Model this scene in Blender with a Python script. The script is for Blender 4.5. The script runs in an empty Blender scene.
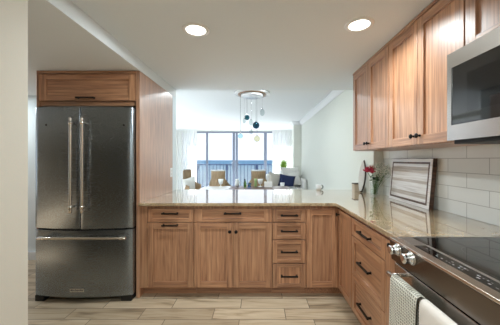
import bpy, bmesh, math, random
from mathutils import Vector, Matrix
random.seed(7)
PI = math.pi
C = bpy.context.scene.collection
SC = bpy.context.scene

# ------------------------------------------------------------------ camera
EYE = 1.32
cam_d = bpy.data.cameras.new('camera'); cam = bpy.data.objects.new('camera', cam_d); C.objects.link(cam)
cam.location = (0, 0, EYE); cam.rotation_euler = (PI/2, 0, 0)
cam_d.sensor_width = 36; cam_d.lens = 18; cam_d.shift_x = -0.016; cam_d.shift_y = -0.005
cam_d.clip_start = 0.02; cam_d.clip_end = 60000
SC.camera = cam

# ------------------------------------------------------------------ sky
W = bpy.data.worlds.new('sky'); SC.world = W; W.use_nodes = True
nt = W.node_tree; nt.nodes.clear()
_o = nt.nodes.new('ShaderNodeOutputWorld'); _b = nt.nodes.new('ShaderNodeBackground')
_t = nt.nodes.new('ShaderNodeTexCoord'); _s = nt.nodes.new('ShaderNodeSeparateXYZ'); _r = nt.nodes.new('ShaderNodeValToRGB')
nt.links.new(_t.outputs['Generated'], _s.inputs[0]); nt.links.new(_s.outputs['Z'], _r.inputs[0])
nt.links.new(_r.outputs[0], _b.inputs[0]); nt.links.new(_b.outputs[0], _o.inputs[0])
_r.color_ramp.elements[0].position = 0.0; _r.color_ramp.elements[0].color = (0.80, 0.88, 1.0, 1)
_r.color_ramp.elements[1].position = 0.5; _r.color_ramp.elements[1].color = (0.50, 0.70, 1.0, 1)
_e = _r.color_ramp.elements.new(0.12); _e.color = (0.86, 0.92, 1.0, 1)
_b.inputs[1].default_value = 1.15

def lamp(name, kind, loc, rot, energy, color=(1, 1, 1), **kw):
    d = bpy.data.lights.new(name, kind); d.energy = energy; d.color = color
    for k, v in kw.items(): setattr(d, k, v)
    o = bpy.data.objects.new(name, d); C.objects.link(o); o.location = loc; o.rotation_euler = rot
    return o
SUN = lamp('sun', 'SUN', (0, 30, 40), (math.radians(50), 0, math.radians(222)), 20, (1, .98, .96), angle=math.radians(1.5))

def portal(name, loc, rot, sx, sy):
    o = lamp(name, 'AREA', loc, rot, 1.0, shape='RECTANGLE', size=sx, size_y=sy)
    o.data.cycles.is_portal = True
    return o
portal('daylight_portal', (-0.9, 10.35, 1.25), (-PI/2, 0, 0), 4.6, 2.5)

VS = SC.view_settings
VS.view_transform = 'Standard'; VS.look = 'None'; VS.gamma = 1; VS.use_curve_mapping = False
VS.exposure = 0.30
CAN_W = 14.0            # one downlight
LIV_W = 10.0
WARM = (0.86, 0.96, 1.0)

# ------------------------------------------------------------------ materials
def lin(r, g, b):
    f = lambda c: (c/255/12.92) if c/255 <= .04045 else ((c/255+.055)/1.055)**2.4
    return (f(r), f(g), f(b), 1)
def new_mat(name):
    m = bpy.data.materials.new(name); m.use_nodes = True
    nt = m.node_tree; p = nt.nodes['Principled BSDF']
    return m, nt, p
def N(nt, t, **kw):
    n = nt.nodes.new(t)
    for k, v in kw.items(): setattr(n, k, v)
    return n
def plain(name, col, rough=.5, metal=0, bump=0, bscale=60, spec=.5, coat=0, sheen=0):
    m, nt, p = new_mat(name)
    p.inputs['Roughness'].default_value = rough; p.inputs['Metallic'].default_value = metal
    p.inputs['Specular IOR Level'].default_value = spec
    if coat: p.inputs['Coat Weight'].default_value = coat; p.inputs['Coat Roughness'].default_value = .08
    if sheen: p.inputs['Sheen Weight'].default_value = sheen
    tc = N(nt, 'ShaderNodeTexCoord'); no = N(nt, 'ShaderNodeTexNoise')
    no.inputs['Scale'].default_value = bscale; no.inputs['Detail'].default_value = 4
    nt.links.new(tc.outputs['Object'], no.inputs['Vector'])
    mx = N(nt, 'ShaderNodeMix', data_type='RGBA'); mx.blend_type = 'MULTIPLY'
    mx.inputs[0].default_value = .12
    mx.inputs[6].default_value = col
    nt.links.new(no.outputs['Color'], mx.inputs[7]); nt.links.new(mx.outputs[2], p.inputs['Base Color'])
    if not bump: mx.inputs[0].default_value = .05
    if bump:
        b = N(nt, 'ShaderNodeBump'); b.inputs['Strength'].default_value = bump; b.inputs['Distance'].default_value = .002
        nt.links.new(no.outputs['Fac'], b.inputs['Height']); nt.links.new(b.outputs[0], p.inputs['Normal'])
    return m

def wood(name, axis, light, mid, dark, rough=.42, scale=1.0, rings=1.0, coat=0, cior=1.5):
    m, nt, p = new_mat(name); L = nt.links.new
    p.inputs['Roughness'].default_value = rough
    p.inputs['Coat Weight'].default_value = coat; p.inputs['Coat Roughness'].default_value = .38; p.inputs['Coat IOR'].default_value = cior
    tc = N(nt, 'ShaderNodeTexCoord'); oi = N(nt, 'ShaderNodeObjectInfo')
    mul = N(nt, 'ShaderNodeVectorMath', operation='SCALE'); mul.inputs[0].default_value = (7, 5, 9)
    L(oi.outputs['Random'], mul.inputs['Scale'])
    add = N(nt, 'ShaderNodeVectorMath', operation='ADD'); L(tc.outputs['Object'], add.inputs[0]); L(mul.outputs[0], add.inputs[1])
    def mapped(across, along):
        mp = N(nt, 'ShaderNodeMapping'); s = [across*scale]*3; s[axis] = along*scale
        mp.inputs['Scale'].default_value = s; L(add.outputs[0], mp.inputs['Vector']); return mp
    # cathedral contour grain
    n1 = N(nt, 'ShaderNodeTexNoise'); n1.inputs['Scale'].default_value = 1; n1.inputs['Detail'].default_value = 1.5
    L(mapped(8, 1.1).outputs[0], n1.inputs['Vector'])
    k = N(nt, 'ShaderNodeMath', operation='MULTIPLY'); k.inputs[1].default_value = 70*rings; L(n1.outputs['Fac'], k.inputs[0])
    sn = N(nt, 'ShaderNodeMath', operation='SINE'); L(k.outputs[0], sn.inputs[0])
    # long streaks and fine pores
    n2 = N(nt, 'ShaderNodeTexNoise'); n2.inputs['Scale'].default_value = 1; n2.inputs['Detail'].default_value = 5
    L(mapped(62, 2.6).outputs[0], n2.inputs['Vector'])
    n3 = N(nt, 'ShaderNodeTexNoise'); n3.inputs['Scale'].default_value = 1; n3.inputs['Detail'].default_value = 3
    L(mapped(190, 6).outputs[0], n3.inputs['Vector'])
    a = N(nt, 'ShaderNodeMath', operation='MULTIPLY_ADD'); a.inputs[1].default_value = .028; L(sn.outputs[0], a.inputs[0]); L(n2.outputs['Fac'], a.inputs[2])
    b = N(nt, 'ShaderNodeMath', operation='MULTIPLY_ADD'); b.inputs[1].default_value = .28; L(n3.outputs['Fac'], b.inputs[0]); L(a.outputs[0], b.inputs[2])
    r = N(nt, 'ShaderNodeValToRGB'); L(b.outputs[0], r.inputs[0])
    e = r.color_ramp.elements; e[0].position = .36; e[0].color = dark; e[1].position = .92; e[1].color = light
    x = e.new(.62); x.color = mid
    hsv = N(nt, 'ShaderNodeHueSaturation'); L(r.outputs[0], hsv.inputs['Color'])
    mr = N(nt, 'ShaderNodeMapRange'); mr.inputs[3].default_value = .86; mr.inputs[4].default_value = 1.12
    L(oi.outputs['Random'], mr.inputs[0]); L(mr.outputs[0], hsv.inputs['Value'])
    L(hsv.outputs[0], p.inputs['Base Color'])
    bp = N(nt, 'ShaderNodeBump'); bp.inputs['Strength'].default_value = .12; bp.inputs['Distance'].default_value = .001
    L(n3.outputs['Fac'], bp.inputs['Height']); L(bp.outputs[0], p.inputs['Normal'])
    return m
OAK = (lin(204, 157, 119), lin(174, 124, 90), lin(122, 78, 53))
M = {}
for nm, ax in (('oak_x', 0), ('oak_y', 1), ('oak_z', 2)): M[nm] = wood(nm, ax, *OAK, coat=1.0)
M['oak_panel'] = wood('oak_panel', 2, *OAK, coat=1.0, cior=2.3)
WAL = (lin(124, 90, 70), lin(86, 60, 46), lin(52, 36, 28))
M['walnut'] = wood('walnut', 1, *WAL, rough=.35)
BRD = (lin(236, 234, 232), lin(220, 215, 210), lin(184, 174, 166))
M['board'] = wood('board', 0, *BRD, rough=.22, scale=1.3, coat=1, cior=1.7)
M['table_dark'] = wood('table_dark', 0, lin(110, 75, 58), lin(80, 50, 40), lin(50, 32, 26), rough=.3)
M['rattan'] = wood('rattan', 2, lin(186, 160, 124), lin(150, 124, 92), lin(105, 84, 60), rough=.6, scale=2)
M['wall'] = plain('wall_paint', lin(214, 206, 192), .75, bump=.05, bscale=180)
M['wall_living'] = plain('wall_paint_pale', lin(236, 238, 228), .75, bump=.05, bscale=180)
M['wall_daylit'] = plain('wall_daylight_tint', lin(228, 238, 242), .75, bump=.05, bscale=180)  # pale blue stands in for cool daylight falling on the hall wall
M['ceiling'] = plain('ceiling_paint', lin(234, 239, 241), .85, bump=.06, bscale=220)
M['ceiling_living'] = plain('ceiling_paint_white', lin(240, 242, 242), .85, bump=.06, bscale=220)
M['white_trim'] = plain('white_trim', lin(240, 241, 240), .45)
M['black_metal'] = plain('black_metal', lin(26, 24, 24), .4, .6)
M['toe'] = wood('toe_wood', 0, lin(120, 88, 62), lin(100, 70, 48), lin(78, 52, 36))
M['dark'] = plain('dark_plastic', lin(22, 21, 21), .5)
M['seam'] = plain('seam_black', lin(10, 10, 10), .8)
M['chrome'] = plain('chrome', lin(225, 225, 228), .12, 1)
M['lens'] = None
M['white_ceramic'] = plain('white_ceramic', lin(240, 240, 238), .2)
M['white_fabric'] = plain('white_fabric', lin(236, 234, 228), .9, bump=.3, bscale=400)
M['beige_fabric'] = plain('beige_fabric', lin(212, 205, 194), .9, bump=.3, bscale=400)
M['navy_fabric'] = plain('navy_fabric', lin(32, 44, 84), .85, bump=.3, bscale=400)
M['gold'] = plain('brass', lin(190, 150, 90), .3, 1)
M['slider'] = plain('slider_frame', lin(124, 132, 150), .5)
M['rail'] = plain('rail_metal', lin(44, 60, 92), .5)
M['green_leaf'] = plain('green_leaf', lin(70, 110, 52), .5, bscale=40)
M['grass_green'] = plain('grass_green', lin(150, 190, 70), .5, bscale=40)
M['stem_green'] = plain('stem_green', lin(84, 120, 60), .5)
M['dark_leaf'] = plain('dark_leaf', lin(40, 64, 44), .5)
M['rose_red'] = plain('rose_red', lin(192, 46, 76), .55, bscale=90)
M['breath_white'] = plain('breath_white', lin(240, 238, 226), .7)
M['concrete'] = plain('concrete', lin(190, 190, 186), .8, bump=.2)
M['towel_white'] = plain('towel_white', lin(232, 222, 212), .95, bump=.5, bscale=500)

def steel(name, col, rough, axis=0):
    m, nt, p = new_mat(name); L = nt.links.new
    p.inputs['Metallic'].default_value = 1; p.inputs['Base Color'].default_value = col
    tc = N(nt, 'ShaderNodeTexCoord'); mp = N(nt, 'ShaderNodeMapping'); s = [500, 500, 500]; s[axis] = 4
    mp.inputs['Scale'].default_value = s; L(tc.outputs['Object'], mp.inputs[0])
    n = N(nt, 'ShaderNodeTexNoise'); n.inputs['Scale'].default_value = 1; L(mp.outputs[0], n.inputs['Vector'])
    mr = N(nt, 'ShaderNodeMapRange'); mr.inputs[3].default_value = rough-.005; mr.inputs[4].default_value = rough+.01
    L(n.outputs['Fac'], mr.inputs[0]); L(mr.outputs[0], p.inputs['Roughness'])
    if axis == 0:
        p.inputs['Anisotropic'].default_value = .8; p.inputs['Anisotropic Rotation'].default_value = .25; tg = N(nt, 'ShaderNodeTangent', direction_type='RADIAL', axis='Z'); L(tg.outputs[0], p.inputs['Tangent'])
    return m
M['steel'] = steel('stainless_steel', lin(142, 149, 155), .27, 0)
M['steel_y'] = steel('stainless_steel_along', lin(190, 184, 178), .24, 1)
M['steel_light'] = steel('brushed_handle_steel', lin(224, 216, 206), .25, 2)

def glassy(name, col, rough=0.0, ior=1.45):
    m, nt, p = new_mat(name)
    p.inputs['Base Color'].default_value = col; p.inputs['Transmission Weight'].default_value = 1
    p.inputs['Roughness'].default_value = rough; p.inputs['IOR'].default_value = ior
    return m
def thin_glass(name, tint, refl=.06):
    m, nt, p = new_mat(name); nt.nodes.remove(p); L = nt.links.new
    o = nt.nodes['Material Output']; t = N(nt, 'ShaderNodeBsdfTransparent'); g = N(nt, 'ShaderNodeBsdfGlossy')
    t.inputs[0].default_value = tint; g.inputs['Roughness'].default_value = .02
    f = N(nt, 'ShaderNodeFresnel'); f.inputs[0].default_value = 1.45
    ge = N(nt, 'ShaderNodeNewGeometry'); iv = N(nt, 'ShaderNodeMath', operation='SUBTRACT'); iv.inputs[0].default_value = 1
    L(ge.outputs['Backfacing'], iv.inputs[1]); ff = N(nt, 'ShaderNodeMath', operation='MULTIPLY'); L(f.outputs[0], ff.inputs[0]); L(iv.outputs[0], ff.inputs[1])
    mx = N(nt, 'ShaderNodeMixShader'); L(ff.outputs[0], mx.inputs[0]); L(t.outputs[0], mx.inputs[1]); L(g.outputs[0], mx.inputs[2])
    L(mx.outputs[0], o.inputs[0]); return m
M['pane'] = thin_glass('window_pane', (.97, .985, 1, 1))
M['clear_glass'] = thin_glass('clear_glass', (.96, .975, .975, 1))
M['globe_glass'] = thin_glass('globe_glass', (.82, .86, .86, 1))
M['pale_blue_glass'] = thin_glass('pale_blue_glass', (.70, .85, .92, 1))
M['amber_glass'] = thin_glass('pale_amber_glass', (.84, .82, .66, 1))
M['teal_glass'] = glassy('teal_glass', lin(14, 96, 110), .02)
M['navy_glass'] = glassy('navy_teal_glass', lin(10, 66, 92), .02)
M['green_glass'] = glassy('green_bottle_glass', lin(96, 140, 70), .05)
M['blue_glass'] = thin_glass('blue_tumbler_glass', (.6, .75, .9, 1))
M['black_glass'] = plain('black_glass', lin(14, 14, 15), .04, 0, spec=.6)
M['door_glass'] = plain('oven_door_glass', lin(30, 28, 27), .05, 0, spec=.7)

def emissive(name, col, strength):
    m, nt, p = new_mat(name)
    p.inputs['Emission Color'].default_value = col; p.inputs['Emission Strength'].default_value = strength
    p.inputs['Base Color'].default_value = (.9, .9, .88, 1)
    return m
M['lens'] = emissive('lamp_lens', (1, .95, .86, 1), 6)

def granite():
    m, nt, p = new_mat('granite'); L = nt.links.new
    p.inputs['Roughness'].default_value = .06; p.inputs['Coat Weight'].default_value = 1; p.inputs['Coat IOR'].default_value = 1.65; p.inputs['Coat Roughness'].default_value = .03
    tc = N(nt, 'ShaderNodeTexCoord')
    n1 = N(nt, 'ShaderNodeTexNoise'); n1.inputs['Scale'].default_value = 7; n1.inputs['Detail'].default_value = 6; n1.inputs['Distortion'].default_value = 1.4
    L(tc.outputs['Object'], n1.inputs['Vector'])
    r1 = N(nt, 'ShaderNodeValToRGB'); L(n1.outputs['Fac'], r1.inputs[0]); e = r1.color_ramp.elements
    e[0].position = .3; e[0].color = lin(156, 136, 110); e[1].position = .72; e[1].color = lin(212, 193, 162)
    x = e.new(.5); x.color = lin(186, 161, 126)
    n2 = N(nt, 'ShaderNodeTexNoise'); n2.inputs['Scale'].default_value = 95; n2.inputs['Detail'].default_value = 5
    L(tc.outputs['Object'], n2.inputs['Vector'])
    r2 = N(nt, 'ShaderNodeValToRGB'); L(n2.outputs['Fac'], r2.inputs[0]); e = r2.color_ramp.elements
    e[0].position = .36; e[0].color = (.28, .22, .18, 1); e[1].position = .46; e[1].color = (1, 1, 1, 1)
    v = N(nt, 'ShaderNodeTexVoronoi'); v.inputs['Scale'].default_value = 60; L(tc.outputs['Object'], v.inputs['Vector'])
    r3 = N(nt, 'ShaderNodeValToRGB'); L(v.outputs['Color'], r3.inputs[0]); e = r3.color_ramp.elements
    e[0].color = (.72, .66, .6, 1); e[1].color = (1.0, 1.0, 1.0, 1)
    a = N(nt, 'ShaderNodeMix', data_type='RGBA', blend_type='MULTIPLY'); a.inputs[0].default_value = .6
    L(r1.outputs[0], a.inputs[6]); L(r2.outputs[0], a.inputs[7])
    b = N(nt, 'ShaderNodeMix', data_type='RGBA', blend_type='MULTIPLY'); b.inputs[0].default_value = .4
    L(a.outputs[2], b.inputs[6]); L(r3.outputs[0], b.inputs[7]); L(b.outputs[2], p.inputs['Base Color'])
    return m
M['granite'] = granite()

def brick_mat(name, axes, bw, bh, offs, c1, c2, mortar, msize, rough, offset=.5, woodgrain=False):
    """axes = which object axes make the brick's u and v"""
    m, nt, p = new_mat(name); L = nt.links.new
    p.inputs['Roughness'].default_value = rough
    tc = N(nt, 'ShaderNodeTexCoord'); sp = N(nt, 'ShaderNodeSeparateXYZ'); L(tc.outputs['Object'], sp.inputs[0])
    cb = N(nt, 'ShaderNodeCombineXYZ'); L(sp.outputs[axes[0]], cb.inputs[0]); L(sp.outputs[axes[1]], cb.inputs[1])
    ad = N(nt, 'ShaderNodeVectorMath', operation='ADD'); ad.inputs[1].default_value = (offs[0], offs[1], 0); L(cb.outputs[0], ad.inputs[0])
    br = N(nt, 'ShaderNodeTexBrick'); br.offset = offset; br.offset_frequency = 2; br.squash = 1
    br.inputs['Scale'].default_value = 1; br.inputs['Brick Width'].default_value = bw; br.inputs['Row Height'].default_value = bh
    br.inputs['Mortar Size'].default_value = msize; br.inputs['Mortar Smooth'].default_value = .1; br.inputs['Bias'].default_value = 0
    br.inputs['Color1'].default_value = c1; br.inputs['Color2'].default_value = c2; br.inputs['Mortar'].default_value = mortar
    L(ad.outputs[0], br.inputs['Vector'])
    col = br.outputs['Color']
    if woodgrain:
        # a random number per plank shifts its grain
        b2 = N(nt, 'ShaderNodeTexBrick'); b2.offset = offset; b2.offset_frequency = 2
        for k in ('Scale', 'Brick Width', 'Row Height', 'Mortar Size', 'Mortar Smooth', 'Bias'):
            b2.inputs[k].default_value = br.inputs[k].default_value
        b2.inputs['Color1'].default_value = (0, 0, 0, 1); b2.inputs['Color2'].default_value = (1, 1, 1, 1); b2.inputs['Mortar'].default_value = (.5, .5, .5, 1)
        L(ad.outputs[0], b2.inputs['Vector'])
        sc = N(nt, 'ShaderNodeVectorMath', operation='SCALE'); sc.inputs['Scale'].default_value = 40; L(b2.outputs['Color'], sc.inputs[0])
        a2 = N(nt, 'ShaderNodeVectorMath', operation='ADD'); L(cb.outputs[0], a2.inputs[0]); L(sc.outputs[0], a2.inputs[1])
        mp = N(nt, 'ShaderNodeMapping'); mp.inputs['Scale'].default_value = (1.6, 14, 1); L(a2.outputs[0], mp.inputs[0])
        n = N(nt, 'ShaderNodeTexNoise'); n.inputs['Scale'].default_value = 1.2; n.inputs['Detail'].default_value = 7; n.inputs['Distortion'].default_value = 1.2
        L(mp.outputs[0], n.inputs['Vector'])
        r = N(nt, 'ShaderNodeValToRGB'); L(n.outputs['Fac'], r.inputs[0]); e = r.color_ramp.elements
        e[0].position = .3; e[0].color = (.34, .29, .24, 1); e[1].position = .6; e[1].color = (1, 1, 1, 1)
        x = e.new(.43); x.color = (.80, .74, .68, 1)
        mx = N(nt, 'ShaderNodeMix', data_type='RGBA', blend_type='MULTIPLY'); mx.inputs[0].default_value = .85
        L(br.outputs['Color'], mx.inputs[6]); L(r.outputs[0], mx.inputs[7]); col = mx.outputs[2]
    L(col, p.inputs['Base Color'])
    b = N(nt, 'ShaderNodeBump'); b.inputs['Strength'].default_value = .5; b.inputs['Distance'].default_value = .002; b.invert = True
    L(br.outputs['Fac'], b.inputs['Height']); L(b.outputs[0], p.inputs['Normal'])
    return m
M['tile'] = brick_mat('subway_tile', ('Y', 'Z'), .347, .1045, (-1.76+.1735+.347*20, -.914+.1045*10), lin(232, 232, 226), lin(224, 225, 220), lin(176, 174, 168), .0022, .12)
M['floor'] = brick_mat('plank_tile', ('X', 'Y'), .615, .155, (.155+.615*30, -2.38+.155*40), lin(214, 195, 167), lin(186, 168, 142), lin(120, 108, 94), .003, .38, .37, True)

def sea_mat():
    m, nt, p = new_mat('sea'); L = nt.links.new
    p.inputs['Roughness'].default_value = .8; p.inputs['Specular IOR Level'].default_value = 0
    tc = N(nt, 'ShaderNodeTexCoord'); sp = N(nt, 'ShaderNodeSeparateXYZ'); L(tc.outputs['Object'], sp.inputs[0])
    mr = N(nt, 'ShaderNodeMapRange'); mr.inputs[1].default_value = 250; mr.inputs[2].default_value = 2600; L(sp.outputs['Y'], mr.inputs[0])
    r = N(nt, 'ShaderNodeValToRGB'); L(mr.outputs[0], r.inputs[0]); e = r.color_ramp.elements
    e[0].color = (.095, .115, .128, 1); e[1].color = (.036, .068, .102, 1); x = e.new(.35); x.color = (.074, .100, .118, 1)
    L(r.outputs[0], p.inputs['Base Color']); return m
M['sea'] = sea_mat()

def curtain_mat():
    m, nt, p = new_mat('sheer_curtain'); nt.nodes.remove(p); L = nt.links.new; o = nt.nodes['Material Output']
    d = N(nt, 'ShaderNodeBsdfDiffuse'); t = N(nt, 'ShaderNodeBsdfTranslucent'); tr = N(nt, 'ShaderNodeBsdfTransparent')
    for n in (d, t): n.inputs[0].default_value = (.92, .92, .90, 1)
    a = N(nt, 'ShaderNodeMixShader'); a.inputs[0].default_value = .36; L(d.outputs[0], a.inputs[1]); L(t.outputs[0], a.inputs[2])
    b = N(nt, 'ShaderNodeMixShader'); b.inputs[0].default_value = .12; L(a.outputs[0], b.inputs[1]); L(tr.outputs[0], b.inputs[2])
    L(b.outputs[0], o.inputs[0]); return m
M['curtain'] = curtain_mat()

def waffle():
    m, nt, p = new_mat('waffle_towel'); L = nt.links.new; p.inputs['Roughness'].default_value = .95
    tc = N(nt, 'ShaderNodeTexCoord'); sp = N(nt, 'ShaderNodeSeparateXYZ'); L(tc.outputs['Object'], sp.inputs[0])
    def stripes(out, per):
        k = N(nt, 'ShaderNodeMath', operation='MULTIPLY'); k.inputs[1].default_value = 2*PI/per; L(out, k.inputs[0])
        s = N(nt, 'ShaderNodeMath', operation='SINE'); L(k.outputs[0], s.inputs[0]); return s
    a = stripes(sp.outputs['Y'], .0128); b = stripes(sp.outputs['Z'], .0128)
    mx = N(nt, 'ShaderNodeMath', operation='MAXIMUM'); L(a.outputs[0], mx.inputs[0]); L(b.outputs[0], mx.inputs[1])
    r = N(nt, 'ShaderNodeValToRGB'); L(mx.outputs[0], r.inputs[0]); e = r.color_ramp.elements
    e[0].position = .1; e[0].color = lin(160, 156, 142); e[1].position = .8; e[1].color = lin(226, 221, 208)
    L(r.outputs[0], p.inputs['Base Color'])
    bp = N(nt, 'ShaderNodeBump'); bp.inputs['Strength'].default_value = .8; bp.inputs['Distance'].default_value = .003
    L(mx.outputs[0], bp.inputs['Height']); L(bp.outputs[0], p.inputs['Normal']); return m
M['waffle'] = waffle()

# ------------------------------------------------------------------ mesh helpers
class MB:
    def __init__(s): s.v = []; s.f = []; s.mi = []; s.sm = []
    def add(s, vs, fs, mi=0, smooth=False):
        o = len(s.v); s.v += [Vector(v) for v in vs]
        for f in fs: s.f.append([i+o for i in f]); s.mi.append(mi); s.sm.append(smooth)
        return s
    def box(s, x0, x1, y0, y1, z0, z1, mi=0):
        x0, x1 = sorted((x0, x1)); y0, y1 = sorted((y0, y1)); z0, z1 = sorted((z0, z1))
        vs = [(x0,y0,z0),(x1,y0,z0),(x1,y1,z0),(x0,y1,z0),(x0,y0,z1),(x1,y0,z1),(x1,y1,z1),(x0,y1,z1)]
        return s.add(vs, [(3,2,1,0),(4,5,6,7),(0,1,5,4),(1,2,6,5),(2,3,7,6),(3,0,4,7)], mi)
    def prism(s, pts, z0, z1, mi=0, smooth=False):
        n = len(pts); vs = [(x, y, z0) for x, y in pts] + [(x, y, z1) for x, y in pts]
        s.add(vs, [tuple(range(n-1, -1, -1)), tuple(range(n, 2*n))], mi)
        s.add(vs, [(i, (i+1) % n, (i+1) % n+n, i+n) for i in range(n)], mi, smooth); return s
    def tube(s, pts, r, n=8, mi=0, caps=True, closed=False):
        pts = [Vector(p) for p in pts]; rings = []; m = len(pts)
        rs = r if isinstance(r, (list, tuple)) else [r]*m
        up = None
        for i, p in enumerate(pts):
            a = pts[(i-1) % m] if (i > 0 or closed) else p; b = pts[(i+1) % m] if (i < m-1 or closed) else p
            t = (b-a).normalized()
            if up is None: up = Vector((0, 0, 1)) if abs(t.z) < .9 else Vector((1, 0, 0))
            u = (up - t*up.dot(t)).normalized(); w = t.cross(u); up = u
            rings.append([p+(u*math.cos(2*PI*k/n)+w*math.sin(2*PI*k/n))*rs[i] for k in range(n)])
        vs = [v for q in rings for v in q]; fs = []
        for i in range(m if closed else m-1):
            j = (i+1) % m
            for k in range(n): fs.append((i*n+k, i*n+(k+1) % n, j*n+(k+1) % n, j*n+k))
        s.add(vs, fs, mi, True)
        if caps and not closed:
            s.add(rings[0], [tuple(range(n-1, -1, -1))], mi); s.add(rings[-1], [tuple(range(n))], mi)
        return s
    def lathe(s, prof, c=(0, 0, 0), n=24, axis='Z', mi=0, smooth=True, M4=None):
        vs = []; fs = []
        for r, h in prof:
            for k in range(n):
                a = 2*PI*k/n; p = Vector((r*math.cos(a), r*math.sin(a), h))
                if axis == 'X': p = Vector((p.z, p.x, p.y))
                if axis == 'Y': p = Vector((p.y, p.z, p.x))
                if M4: p = M4 @ p
                vs.append(p+Vector(c))
        for i in range(len(prof)-1):
            for k in range(n): fs.append((i*n+k, i*n+(k+1) % n, (i+1)*n+(k+1) % n, (i+1)*n+k))
        s.add(vs, fs, mi, smooth)
        if prof[0][0] > 1e-5: s.add(vs[:n], [tuple(range(n-1, -1, -1))], mi)
        if prof[-1][0] > 1e-5: s.add(vs[-n:], [tuple(range(n))], mi)
        return s
    def ball(s, c, r, n=16, m=10, mi=0, sc=(1, 1, 1)):
        prof = [(max(1e-6, r*math.sin(PI*i/m)), -r*math.cos(PI*i/m)) for i in range(m+1)]
        return s.lathe([(a*sc[0], b*sc[2]) for a, b in prof], c, n, mi=mi)
    def xf(s, mat): s.v = [mat @ v for v in s.v]; return s

def origin_of(o):
    p = Vector((0, 0, 0))
    while o is not None: p += o.location; o = o.parent
    return p
def obj(name, mb, mats, parent=None, bevel=0, seg=2, loc=None, sub=0, solid=0, weld=True):
    if not isinstance(mats, (list, tuple)): mats = [mats]
    off = origin_of(parent) if parent else Vector(loc or (0, 0, 0))
    me = bpy.data.meshes.new(name); me.from_pydata([tuple(v-off) for v in mb.v], [], mb.f)
    for m in mats: me.materials.append(m if not isinstance(m, str) else M[m])
    for i, p in enumerate(me.polygons): p.material_index = mb.mi[i]; p.use_smooth = mb.sm[i]
    bm = bmesh.new(); bm.from_mesh(me)
    if weld: bmesh.ops.remove_doubles(bm, verts=bm.verts, dist=1e-6)
    bmesh.ops.recalc_face_normals(bm, faces=bm.faces); bm.to_mesh(me); bm.free()
    o = bpy.data.objects.new(name, me); C.objects.link(o)
    if parent: o.parent = parent
    elif loc: o.location = loc
    if bevel:
        b = o.modifiers.new('edge', 'BEVEL'); b.width = bevel; b.segments = seg; b.limit_method = 'ANGLE'; b.angle_limit = math.radians(40)
    if sub:
        q = o.modifiers.new('round', 'SUBSURF'); q.levels = sub; q.render_levels = sub
    if solid:
        q = o.modifiers.new('cloth', 'SOLIDIFY'); q.thickness = solid; q.offset = 0
    return o
def tag(o, label=None, cat=None, group=None, kind=None):
    if label: o['label'] = label
    if cat: o['category'] = cat
    if group: o['group'] = group
    if kind: o['kind'] = kind
    return o
def thing(name, label, cat, loc, group=None, rotz=0):
    o = bpy.data.objects.new(name, None); C.objects.link(o); o.empty_display_size = .1
    o.location = loc; o.rotation_euler = (0, 0, rotz); return tag(o, label, cat, group)
def struct(name, mb, m, **kw):
    return tag(obj(name, mb, m, **kw), kind='structure')
def dup(root, loc=None, rotz=None, label=None):
    r = root.copy(); C.objects.link(r)
    if loc is not None: r.location = loc
    if rotz is not None: r.rotation_euler = (0, 0, rotz)
    if label: r['label'] = label
    for ch in list(root.children):
        c = ch.copy(); C.objects.link(c); c.parent = r
        for g in list(ch.children):
            d = g.copy(); C.objects.link(d); d.parent = c
    return r
# ------------------------------------------------------------------ the room shell
ZC, ZS, ZL = 2.283, 2.175, 2.52           # kitchen ceiling, lowered hall soffit, living-room ceiling
XL, XR, XW = -1.13, 1.475, 1.36           # flush left line, tiled wall, living-room wall
YB = 3.45                                 # where the kitchen ceiling ends
struct('floor', MB().box(-4.6, 1.9, -2.6, 3.3, -.1, 0), 'floor')
struct('floor_living', MB().box(-4.6, 1.9, 3.3, 10.3, -.1, 0), brick_mat('pale_bounce_tile', ('X', 'Y'), .6, .6, (30, 30), lin(226, 230, 232), lin(218, 224, 228), lin(180, 184, 186), .004, .4, 0))  # unseen floor, given pale tile to bounce cool light onto the ceiling
struct('ceiling', MB().box(XL, 1.75, -2.6, YB, ZC, 2.7), 'ceiling')
struct('ceiling_soffit', MB().box(-4.6, XL, -2.6, YB, ZS, 2.7), 'ceiling')
struct('ceiling_living', MB().box(-4.6, 1.9, YB, 10.5, ZL, 2.7), 'ceiling_living')
struct('wall_left', MB().box(XL-.12, XL, -2.6, 1.228, 0, ZS+.02), 'wall')
struct('wall_right', MB().box(XR, 1.75, -2.6, 2.94, 0, ZC), 'wall')
struct('wall_living', MB().box(XW, 1.75, 2.94, 7.85, 0, ZL).box(1.75, 1.9, 2.94, 10.3, 0, ZL), 'wall_living')
struct('wall_column', MB().box(1.13, 1.75, 7.85, 8.2, 0, ZL), 'wall_living')
struct('wall_rear', MB().box(-1.01, 1.75, -2.72, -2.6, 0, ZC), 'wall')
struct('wall_fridge', MB().box(-4.6, XL-.001, 3.31, YB-.001, 0, ZS-.001), 'wall_daylit')
struct('wall_far', MB().box(-4.6, -3.1, 10.1, 10.3, 0, ZL).box(1.3, 1.9, 10.1, 10.3, 0, ZL).box(-3.1, 1.3, 10.1, 10.3, 2.48, ZL), 'wall_living')
struct('wall_living_left', MB().box(-3.5, -3.35, 8.7, 10.1, 0, ZL).box(-3.5, -3.35, YB, 4.3, 0, ZL).box(-3.5, -3.35, 4.3, 8.7, 0, .25).box(-3.5, -3.35, 4.3, 8.7, 2.4, ZL), 'wall_living')  # unseen side opening added to let more daylight into the living room
portal('side_daylight_portal', (-3.55, 6.5, 1.32), (0, -PI/2, 0), 2.1, 4.3)
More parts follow.
